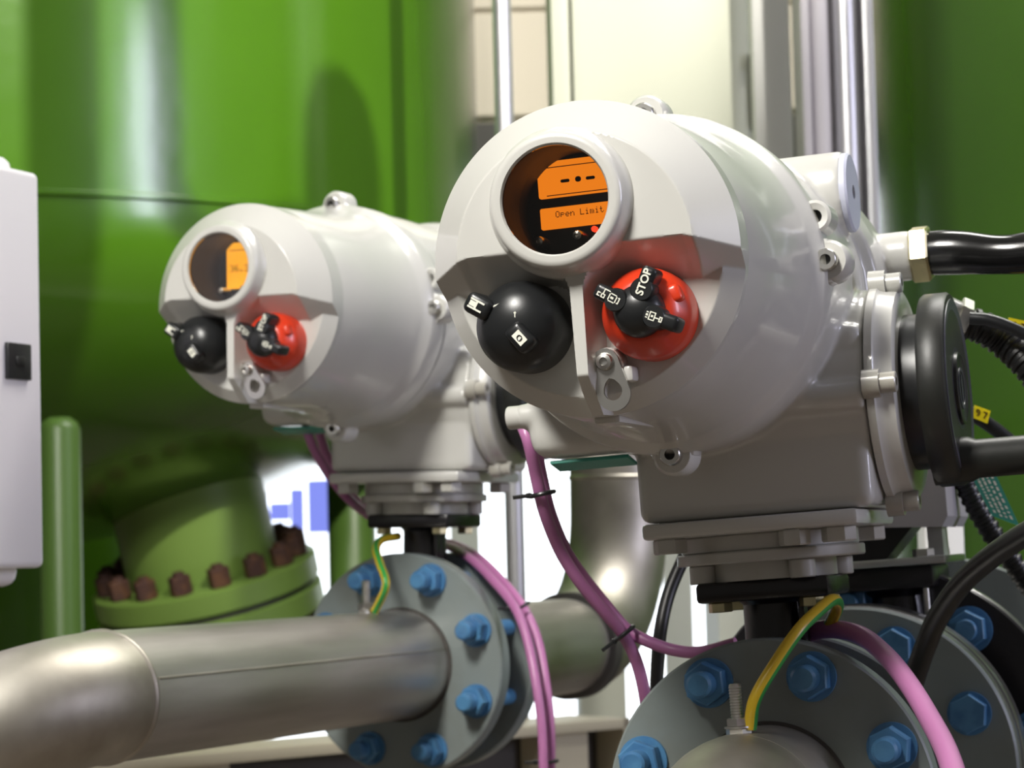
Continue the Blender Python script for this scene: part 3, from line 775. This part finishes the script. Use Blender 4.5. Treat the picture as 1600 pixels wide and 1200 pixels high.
def nutbolts(part, yf, rb, ystud_end, cx=0.0, n=8, front=True, head=False, idxs=None, off=22.5):
    for i in (idxs if idxs is not None else range(n)):
        th = radians(off + 360 / n * i); x, z = cx + rb * cos(th), rb * sin(th)
        rf = (cos(th + i * 0.35), 0, sin(th + i * 0.35))
        s = -1 if front else 1
        b = MB()
        b.cyl((x, yf, z), (x, yf + s * 0.003, z), 0.0165, n=32)
        if head:
            b.hexn((x, yf + s * 0.001, z), (x, yf + s * 0.0125, z), 0.0150, 0.001, ref=rf)
        else:
            b.hexn((x, yf + s * 0.003, z), (x, yf + s * 0.0165, z), 0.0145, 0.0012, ref=rf)
            b.cyl((x, yf + s * 0.012, z), (x, yf + s * 0.0325, z), 0.0086, n=24, ch=0.0018)
        if ystud_end is not None: b.cyl((x, yf, z), (x, ystud_end, z), 0.0082, n=16)
        sub('bolt', b, M_blue, part)


def earth_stud(t, y, rp):
    s = put('earth_stud', MB().cyl((-0.0015, y, rp - 0.004), (-0.0015, y, rp + 0.0345), 0.0040, n=20, ch=0.0008), M_steel, t)
    for k in range(11): sub('thread', MB().lathe([(0.0040, 0), (0.0045, 0.0006), (0.0040, 0.0012)], (-0.0015, y, rp + 0.0135 + k * 0.0018), (0, 0, 1), 18, cap0=False, cap1=False), M_steel, s)
    sub('nut', MB().hexn((-0.0015, y, rp + 0.0005), (-0.0015, y, rp + 0.0065), 0.0082, 0.0006), M_steel, s)
    sub('washer', MB().cyl((-0.0015, y, rp + 0.0065), (-0.0015, y, rp + 0.0077), 0.0088, n=24), M_steel, s)
    sub('nut', MB().hexn((-0.0015, y, rp + 0.0077), (-0.0015, y, rp + 0.0130), 0.0076, 0.0006, ref=(0.8, 0.6, 0)), M_steel, s)
    put('weld_spot', MB().lathe([(0.0105, -0.001), (0.0085, 0.0012), (0.0040, 0.0022)], (-0.0015, y, rp - 0.001), (0, 0, 1), 20), M_stain2, t)


RP = 0.0535
# near line, front piece
t = thing('steel_pipe', 'short stainless pipe with front flange at the bottom right corner', 'pipe', FA, (0, -0.25, -1.0), 'stainless pipe pieces')
put('pipe_tube', MB().cyl((0, -0.135, 0), (0, -0.030, 0), RP, n=72), M_stain2, t)
eb = bend((0, -0.134, 0), (0, -1, 0), (0, 0, -1), 0.120)
eb.append(eb[-1] + Vector((0, 0, -0.9)))
put('elbow', MB().tube(eb, RP, 64), M_stain2, t)
fl = flange(t, -0.0471, -0.0265, 0.110, 0.09)
sub('flange_bore_ring', MB().lathe([(0.0535, -0.0475), (0.0560, -0.0475), (0.0560, -0.046)], (0, 0, 0), CY, 72, cap0=False, cap1=False), M_dark, fl)
nutbolts(fl, -0.0471, 0.09, 0.03)
earth_stud(t, -0.1166, RP - 0.0035)
# near line, rear piece up to the second valve
t = thing('steel_pipe', 'short flanged pipe piece between the near valve and the rear grey flanges', 'pipe', FA, (0, 0.14, -0.06), 'stainless pipe pieces')
put('pipe_tube', MB().cyl((0, 0.03, 0), (0.0, 0.25, 0), 0.060, n=64), M_stain, t)
flange(t, 0.0265, 0.0471, 0.110, 0.09)
f2 = flange(t, 0.235, 0.256, 0.1215, 0.096, cx=0.007)
nutbolts(f2, 0.235, 0.096, 0.34, cx=0.007, head=True)
sub('rim_edge', MB().lathe([(0.1218, 0.2445), (0.1222, 0.2455), (0.1222, 0.2560), (0.1216, 0.2570)], (0.007, 0, 0), CY, 112, cap0=False, cap1=False), M_flrim, f2)
# second valve further along the near line
v3 = thing('butterfly_valve', 'black valve with square top plate standing behind the near valve', 'valve', FA, (0.02, 0.34, -0.15), 'black butterfly valves')
put('valve_body', MB().lathe([(0.08, 0.262), (0.1225, 0.263), (0.1235, 0.268), (0.1235, 0.284), (0.122, 0.289), (0.08, 0.290)], (0.007, 0, 0), CY, 112), M_flrim, v3)
put('body_ring', MB().cyl((0.010, 0.289, 0), (0.010, 0.33, 0), 0.112, n=96), M_blackpaint, v3)
rf_ = put('rear_flange', MB().lathe([(0.150, 0.330), (0.1515, 0.332), (0.1515, 0.345), (0.150, 0.347)], (0.010, 0, 0), CY, 112), M_blackpaint, v3)
sub('flange_rim', MB().lathe([(0.1512, 0.3335), (0.1522, 0.335), (0.1522, 0.346), (0.1505, 0.3475)], (0.010, 0, 0), CY, 112, cap0=False, cap1=False), M_flrim, rf_)
for i in range(8):
    th = radians(51 + 45 * i); x, z = 0.010 + 0.124 * cos(th), 0.124 * sin(th)
    sub('bolt', MB().cyl((x, 0.330, z), (x, 0.326, z), 0.0185, n=28).hexn((x, 0.327, z), (x, 0.312, z), 0.0155, 0.001).cyl((x, 0.312, z), (x, 0.304, z), 0.0088, n=20, ch=0.001), M_blue, rf_)
put('valve_neck', MB().lathe([(0.030, 0.09), (0.0235, 0.112), (0.0225, 0.126), (0.030, 0.134)], (0.032, 0.34, 0), (0, 0, 1), 36), M_blackpaint, v3)
put('top_flange', MB().b2((-0.03, 0.30, 0.1315), (0.068, 0.39, 0.1495), 0.003), M_blackpaint, v3)
put('mounting_plate', MB().b2((-0.035, 0.285, 0.1500), (0.080, 0.40, 0.1560), 0.001), M_flrim, v3)
put('guide_rod', MB().cyl((0.058, 0.322, 0.09), (0.058, 0.322, 0.1500), 0.0028, n=14), M_steel, v3)
for x, y in ((0.062, 0.298), (0.062, 0.385), (-0.018, 0.298)):
    put('plate_bolt', MB().hexn((x, y, 0.156), (x, y, 0.1620), 0.0085, 0.0006), M_steel, v3)
g3 = thing('gearbox_unit', 'grey block gearbox on the black valve behind the near actuator', 'gearbox', FA, (0.03, 0.34, 0.156))
put('bracket', MB().prism([(-0.005, 0.156), (0.030, 0.156), (0.068, 0.196), (0.068, 0.205), (-0.005, 0.205)], 0.315, 0.365, YFN), M_blackpaint, g3, smooth=0)
put('gearbox_block', MB().prism([(0.004, 0.188), (0.028, 0.181), (0.078, 0.178), (0.083, 0.186), (0.083, 0.226), (0.004, 0.228)], 0.30, 0.42, YFN), M_col, g3, smooth=0)
put('side_bracket', MB().b2((-0.025, 0.330, 0.156), (-0.012, 0.360, 0.200)), M_cast_d, g3)
put('side_bracket', MB().b2((0.060, 0.340, 0.156), (0.072, 0.37, 0.184)), M_cast_d, g3)
# run beyond it
t = thing('steel_pipe', 'wide grey pipe leaving behind the rear black flange at far right', 'pipe', FA, (0.02, 0.45, -0.16), 'stainless pipe pieces')
put('pipe_tube', MB().cyl((0.02, 0.347, 0), (0.02, 0.62, 0), 0.1, n=64), M_stain, t)
put('flange', MB().cyl((0.035, 0.47, 0), (0.035, 0.50, 0), 0.155, n=96, ch=0.001), M_flange, t)

# far line, front piece with elbow
t = thing('steel_pipe', 'long stainless pipe with elbow coming out of the far flange at left', 'pipe', FB, (0, -0.35, -0.06), 'stainless pipe pieces')
put('pipe_tube', MB().cyl((0, -0.575, 0), (0, -0.030, 0), RP, n=72), M_stain, t)
put('weld_bead', MB().lathe([(RP, -0.579), (RP + 0.0016, -0.577), (RP + 0.0018, -0.575), (RP, -0.572)], (0, 0, 0), CY, 72, cap0=False, cap1=False), M_stain2, t)
eb = bend((0, -0.576, 0), (0, -1, 0), (-0.90, 0, -0.436), 0.152)
eb.append(eb[-1] + Vector((-0.90, 0, -0.436)) * 0.5)
put('elbow', MB().tube(eb, RP, 64), M_stain2, t)
put('seam_weld', MB().tube([(RP * cos(0.30) * 0.9985, -0.57, RP * sin(0.30) * 0.9985), (RP * cos(0.30) * 0.9985, -0.05, RP * sin(0.30) * 0.9985)], 0.0011, 8), M_stain2, t)
fl = flange(t, -0.0471, -0.0265, 0.110, 0.09)
sub('flange_bore_ring', MB().lathe([(0.0535, -0.0475), (0.0565, -0.0475), (0.0565, -0.046)], (0, 0, 0), CY, 72, cap0=False, cap1=False), M_dark, fl)
nutbolts(fl, -0.0471, 0.09, 0.03)
earth_stud(t, -0.1166, RP - 0.0035)
# far line, rear piece
t = thing('steel_pipe', 'stainless elbow pipe turning upwards behind the two actuators', 'pipe', FB, (0, 0.3, -0.06), 'stainless pipe pieces')
put('pipe_tube', MB().cyl((0, 0.03, 0), (0, 0.372, 0), RP, n=64), M_stain, t)
flange(t, 0.0265, 0.0471, 0.110, 0.09)
put('coupling_ring', MB().lathe([(RP, 0.360), (RP + 0.007, 0.363), (RP + 0.007, 0.385), (RP, 0.388)], (0, 0, 0), CY, 64, cap0=False, cap1=False), M_dark, t)
eb = bend((0, 0.372, 0), (0, 1, 0), (0, 0, 1), 0.150)
eb += bend(eb[-1] + Vector((0, 0, 0.12)), (0, 0, 1), (0, 1, 0), 0.150)
eb.append(eb[-1] + Vector((0, 0.5, 0)))
put('elbow', MB().tube(eb, 0.058, 64), M_stain2, t)
put('weld_bead', MB().lathe([(0.058, 0.0), (0.0597, 0.002), (0.0597, 0.004), (0.058, 0.006)], (0, 0.522, 0.190), (0, 0, 1), 48, cap0=False, cap1=False), M_stain2, t)

# ------------------------------------------------------------------ cables, wires, conduits
def cable(name, pts, r, m, label, cat='cable', group=None, n=14, split=False, k=8):
    return solo(name, MB().tube(spline(pts, k), r, n, split=split), m, label, cat, group)


def P(F, x, y, z): return F @ Vector((x, y, z))


GP = 'pink cables'
cable('pink_cable', [at(812, 655, 1.80), at(826, 690, 1.79), at(838, 745, 1.80), at(851, 800, 1.81), at(876, 862, 1.83), at(908, 912, 1.84), at(945, 957, 1.85), at(974, 992, 1.86), at(995, 1035, 1.87), at(1008, 1090, 1.88), at(1013, 1150, 1.9), at(1010, 1240, 1.9)], 0.0044, M_pink, 'pink cable under the near actuator, the strand dropping straight down', group=GP)
cable('pink_cable', [at(820, 655, 1.82), at(834, 690, 1.815), at(846, 745, 1.82), at(859, 800, 1.825), at(884, 860, 1.845), at(914, 905, 1.855), at(950, 950, 1.865), at(980, 984, 1.87), at(1010, 1001, 1.865), at(1050, 1015, 1.86), at(1095, 1019, 1.85), at(1150, 1005, 1.84)], 0.0044, M_pink, 'pink cable under the near actuator, the strand turning right to the flange', group=GP)
cable('pink_cable', [at(1240, 1000, 1.80), at(1275, 985, 1.78), at(1312, 984, 1.76), at(1350, 996, 1.73), at(1388, 1028, 1.68), at(1422, 1072, 1.60), at(1452, 1122, 1.50), at(1478, 1172, 1.40), at(1496, 1225, 1.32)], 0.0063, M_pink, 'thick pink cable curving over the near flanges towards the camera', group=GP)
cable('pink_cable', [at(655, 850, 2.76), at(695, 852, 2.72), at(735, 873, 2.64), at(775, 912, 2.58), at(806, 952, 2.54), at(824, 1000, 2.52), at(838, 1070, 2.50), at(847, 1140, 2.49), at(850, 1230, 2.48)], 0.0046, M_pink, 'left strand of the pink cable pair running down beside the far flange', group=GP)
cable('pink_cable', [at(660, 846, 2.77), at(702, 849, 2.735), at(744, 869, 2.66), at(785, 908, 2.60), at(818, 950, 2.56), at(840, 1000, 2.54), at(853, 1070, 2.52), at(860, 1140, 2.51), at(860, 1230, 2.50)], 0.0046, M_pink, 'right strand of the pink cable pair running down beside the far flange', group=GP)
cable('pink_cable', [at(474, 650, 2.66), at(482, 680, 2.64), at(495, 710, 2.65), at(518, 748, 2.66), at(545, 780, 2.68), at(575, 805, 2.72)], 0.0048, M_pink, 'pink cable hanging in front from the underside of the far actuator', group=GP)
cable('pink_cable', [at(492, 650, 2.70), at(500, 680, 2.68), at(510, 710, 2.69), at(528, 745, 2.70), at(550, 775, 2.72), at(580, 800, 2.76)], 0.0048, M_pink, 'pink cable behind its twin under the far actuator', group=GP)


def cable_tie(c, axis, r, label, tail):
    c = Vector(c); ax = Vector(axis).normalized(); a = ax.orthogonal().normalized(); b = ax.cross(a)
    q = MB().tube([c + (a * cos(2 * pi * i / 24) + b * sin(2 * pi * i / 24)) * r for i in range(25)], 0.0016, 8)
    tl = Vector(tail).normalized()
    q.tube([c + tl * r * 0.8, c + tl * (r + 0.012)], 0.0014, 8)
    q.box(c + tl * (r + 0.001), (0.004, 0.004, 0.004), 0.0008)
    return solo('cable_tie', q, M_black, label, 'cable tie', 'black cable ties')


cable_tie(at(847, 772, 1.805), (0.2, 0, -1), 0.0085, 'black cable tie on the pink cables just below the near actuator', (-1, -0.2, -0.1))
cable_tie(at(975, 990, 1.862), (0.6, 0, -0.8), 0.0085, 'black cable tie where the near pink cables part', (-0.7, -0.3, -0.5))
cable_tie(at(812, 950, 2.55), (0.5, 0, -0.85), 0.0105, 'black cable tie high on the pink pair at the far flange', (-0.8, -0.3, 0))
cable_tie(at(854, 1190, 2.495), (0.05, 0, -1), 0.0105, 'black cable tie low on the pink pair at the bottom edge', (-0.8, -0.3, 0))

cable('earth_wire', [P(FA, 0.006, -0.1166, 0.056), at(1180, 1092, 1.655), at(1213, 1035, 1.66), at(1248, 985, 1.67), at(1278, 955, 1.69), at(1300, 938, 1.71), at(1309, 945, 1.74), at(1302, 965, 1.76), at(1290, 988, 1.775)], 0.0042, [M_yel, M_grn], 'green and yellow earth wire bent over the near flange', 'wire', 'earth wires', 16, True)
cable('earth_wire', [P(FB, 0.008, -0.1166, 0.055), at(603, 915, 2.52), at(594, 882, 2.54), at(588, 858, 2.57), at(597, 843, 2.60), at(622, 838, 2.63)], 0.0040, [M_yel, M_grn], 'green and yellow earth wire rising from the far pipe', 'wire', 'earth wires', 16, True)
cable('earth_wire', [at(1596, 905, 2.2), at(1594, 950, 2.2), at(1592, 985, 2.2), at(1600, 1020, 2.2)], 0.0035, [M_yel, M_grn], 'green and yellow earth wire at the right edge behind the black flange', 'wire', 'earth wires', 16, True)
cable('black_cable', [at(1700, 790, 1.62), at(1625, 822, 1.70), at(1560, 862, 1.76), at(1506, 908, 1.81), at(1467, 962, 1.85), at(1446, 1010, 1.87), at(1427, 1065, 1.88), at(1408, 1130, 1.89), at(1398, 1240, 1.9)], 0.0079, M_blackrub, 'thick black cable dropping in front of the rear grey flange at right')
cable('black_cable', [at(1100, 800, 1.98), at(1070, 868, 1.97), at(1046, 925, 1.96), at(1033, 980, 1.95), at(1027, 1040, 1.95), at(1025, 1130, 1.95), at(1025, 1240, 1.95)], 0.0050, M_blackrub, 'thin black cable hanging left of the near valve')

# heat-shrunk power lead with brass gland nut
t = thing('power_conduit', 'glossy black sleeved power lead with brass gland nut at right', 'conduit', FA, (0.11, 0.11, 0.34))
put('gland_nut', MB().lathe([(0.0195, 0.1005), (0.0215, 0.102), (0.0215, 0.1125), (0.0195, 0.114)], (0, 0.11, 0.3695), (1, 0, 0), 6, ref=(0, 0.3, 1)), M_brass, t, smooth=20)
path = [(0.108 + 0.016 * i, 0.11 - 0.001 * i, 0.3695 - 0.0016 * i + 0.0012 * sin(i * 1.3)) for i in range(12)]
rad = [0.0152 + 0.0009 * sin(i * 1.15) for i in range(len(spline(path, 4)))]
put('sleeve', MB().tube(spline(path, 4), [0.0150 + 0.0010 * sin(i * 0.33) for i in range(len(rad))], 28), M_sleeve, t)


def corrugated(pts, r, label, F=None):
    sp = spline(pts, 16)
    # resample evenly
    out = [sp[0]]; step = 0.0011; acc = 0.0
    for a, b in zip(sp, sp[1:]):
        L = (b - a).length; d = step - acc
        while d < L:
            out.append(a + (b - a) * (d / L)); d += step
        acc = (acc + L) % step
    rr = [r * (1.0 if (i % 6) in (0, 1, 2) else 0.86) for i in range(len(out))]
    return solo('corrugated_conduit', MB().tube(out, rr, 18), M_blackrub, label, 'conduit', 'corrugated conduits', smooth=25)


corrugated([at(1508, 505, 1.90), at(1535, 512, 1.90), at(1570, 535, 1.90), at(1605, 568, 1.89), at(1660, 640, 1.88)], 0.0125, 'upper black corrugated conduit leaving to the right of the handwheel')
corrugated([at(1490, 640, 2.10), at(1492, 700, 2.10), at(1512, 765, 2.10), at(1545, 825, 2.10), at(1578, 872, 2.10), at(1640, 960, 2.10)], 0.0092, 'lower black corrugated conduit hanging beside the teal tag')


def quad_plate(name, c0, c1, c2, c3, th, m, label, cat, group=None):
    vs = [Vector(p) for p in (c0, c1, c2, c3)]
    nrm = (vs[1] - vs[0]).cross(vs[3] - vs[0]).normalized() * th
    t = thing(name, label, cat, Matrix.Translation(sum(vs, Vector()) / 4), group=group)
    c = sum(vs, Vector()) / 4
    put('tag_plate', MB().add([v - c for v in vs] + [v - c + nrm for v in vs], [(0, 1, 2, 3), (7, 6, 5, 4), (0, 4, 5, 1), (1, 5, 6, 2), (2, 6, 7, 3), (3, 7, 4, 0)]), m, t, smooth=0)
    return t, vs, c, nrm


t, vs, c, nrm = quad_plate('cable_label', at(1517, 742, 2.02), at(1552, 733, 2.02), at(1593, 822, 2.02), at(1550, 806, 2.02), 0.0012, M_teal, 'teal cable label with rows of small white print at right', 'label')
q = MB(); fn = -nrm.normalized() * 0.0004
if fn.y > 0: fn = -fn
basep = vs if (vs[0] - Vector((0, 0, CAM_H))).dot(nrm) > 0 else [v + nrm for v in vs]
for row in range(4):
    u0 = 0.2 + row * 0.2
    w0 = 0.08
    while w0 < 0.9:
        l = random.uniform(0.03, 0.09)
        def bl(u, w): return (basep[0] * (1 - u) + basep[1] * u) * (1 - w) + (basep[3] * (1 - u) + basep[2] * u) * w - c + fn
        q.add([bl(u0 - 0.05, w0), bl(u0 + 0.05, w0), bl(u0 + 0.05, w0 + l), bl(u0 - 0.05, w0 + l)], [(0, 1, 2, 3)])
        w0 += l + random.uniform(0.015, 0.06)
put('printed_rows', q, M_white, t, smooth=0)
for pts, dp, lab in (([(1577, 496), (1610, 503), (1604, 524), (1571, 518)], 1.875, 'yellow cable marker clipped on the upper corrugated conduit'), ([(1523, 633), (1548, 642), (1543, 662), (1521, 653)], 2.0, 'yellow cable marker just right of the handwheel')):
    t, vs, c, nrm = quad_plate('cable_marker', *[at(x, y, dp) for x, y in pts], 0.003, M_yellow, lab, 'marker', 'yellow cable markers')
    tv, tf = text_mesh('9 7', 0.0075, 0.0003)
    ux = (vs[1] - vs[0]).normalized(); uy = (vs[0] - vs[3]).normalized()
    nn = nrm.normalized(); off = -nn * 0.0004 if nn.y > 0 else nrm + nn * 0.0004
    put('marker_digits', MB().add([ux * u + uy * v + off - nn * w for u, v, w in tv], tf), M_ink, t, smooth=0)
cable('marker_strap', [at(1515, 497, 1.875), at(1545, 500, 1.872), at(1580, 512, 1.87), at(1640, 540, 1.87)], 0.0045, M_black, 'black strap lying along the top of the upper corrugated conduit', 'strap')
cable('marker_strap', [at(1515, 645, 2.01), at(1540, 660, 2.01), at(1565, 678, 2.01), at(1590, 700, 2.01)], 0.0055, M_black, 'black strap with yellow marker right of the handwheel', 'strap')
t = thing('conduit_fitting', 'pale metal fitting holding the upper corrugated conduit', 'fitting')
a = at(1492, 497, 1.90); b = at(1510, 505, 1.90)
put('fitting_nut', MB().hexn(a, b, 0.017, 0.001), M_steel, t)
put('fitting_body', MB().cyl(a + (a - b) * 1.5, a, 0.013, n=24), M_cast_d, t)
# teal tags under the terminal lobes
for F, lab in ((FA, 'teal label plate hanging under the near actuator, mostly hidden'), (FB, 'teal label plate hanging under the far actuator')):
    solo('label_plate', MB().box((-0.094, -0.076, 0.2335), (0.054, 0.022, 0.0025), 0.0005, 1, Matrix.Rotation(radians(-12), 3, 'X')), M_teal, lab, 'label', 'teal label plates', F=F)

# post with pale face behind the second valve
a = at(1440, 700, 2.6); b = at(1502, 700, 2.6); zz = at(1470, 640, 2.6).z
solo('support_post', MB().b2((a.x, a.y, 0), (b.x, a.y + 0.05, zz), 0.003), M_colw, 'pale square post half hidden behind the near handwheel', 'post')

for o in bpy.data.objects:
    if '_off' in o: del o['_off']
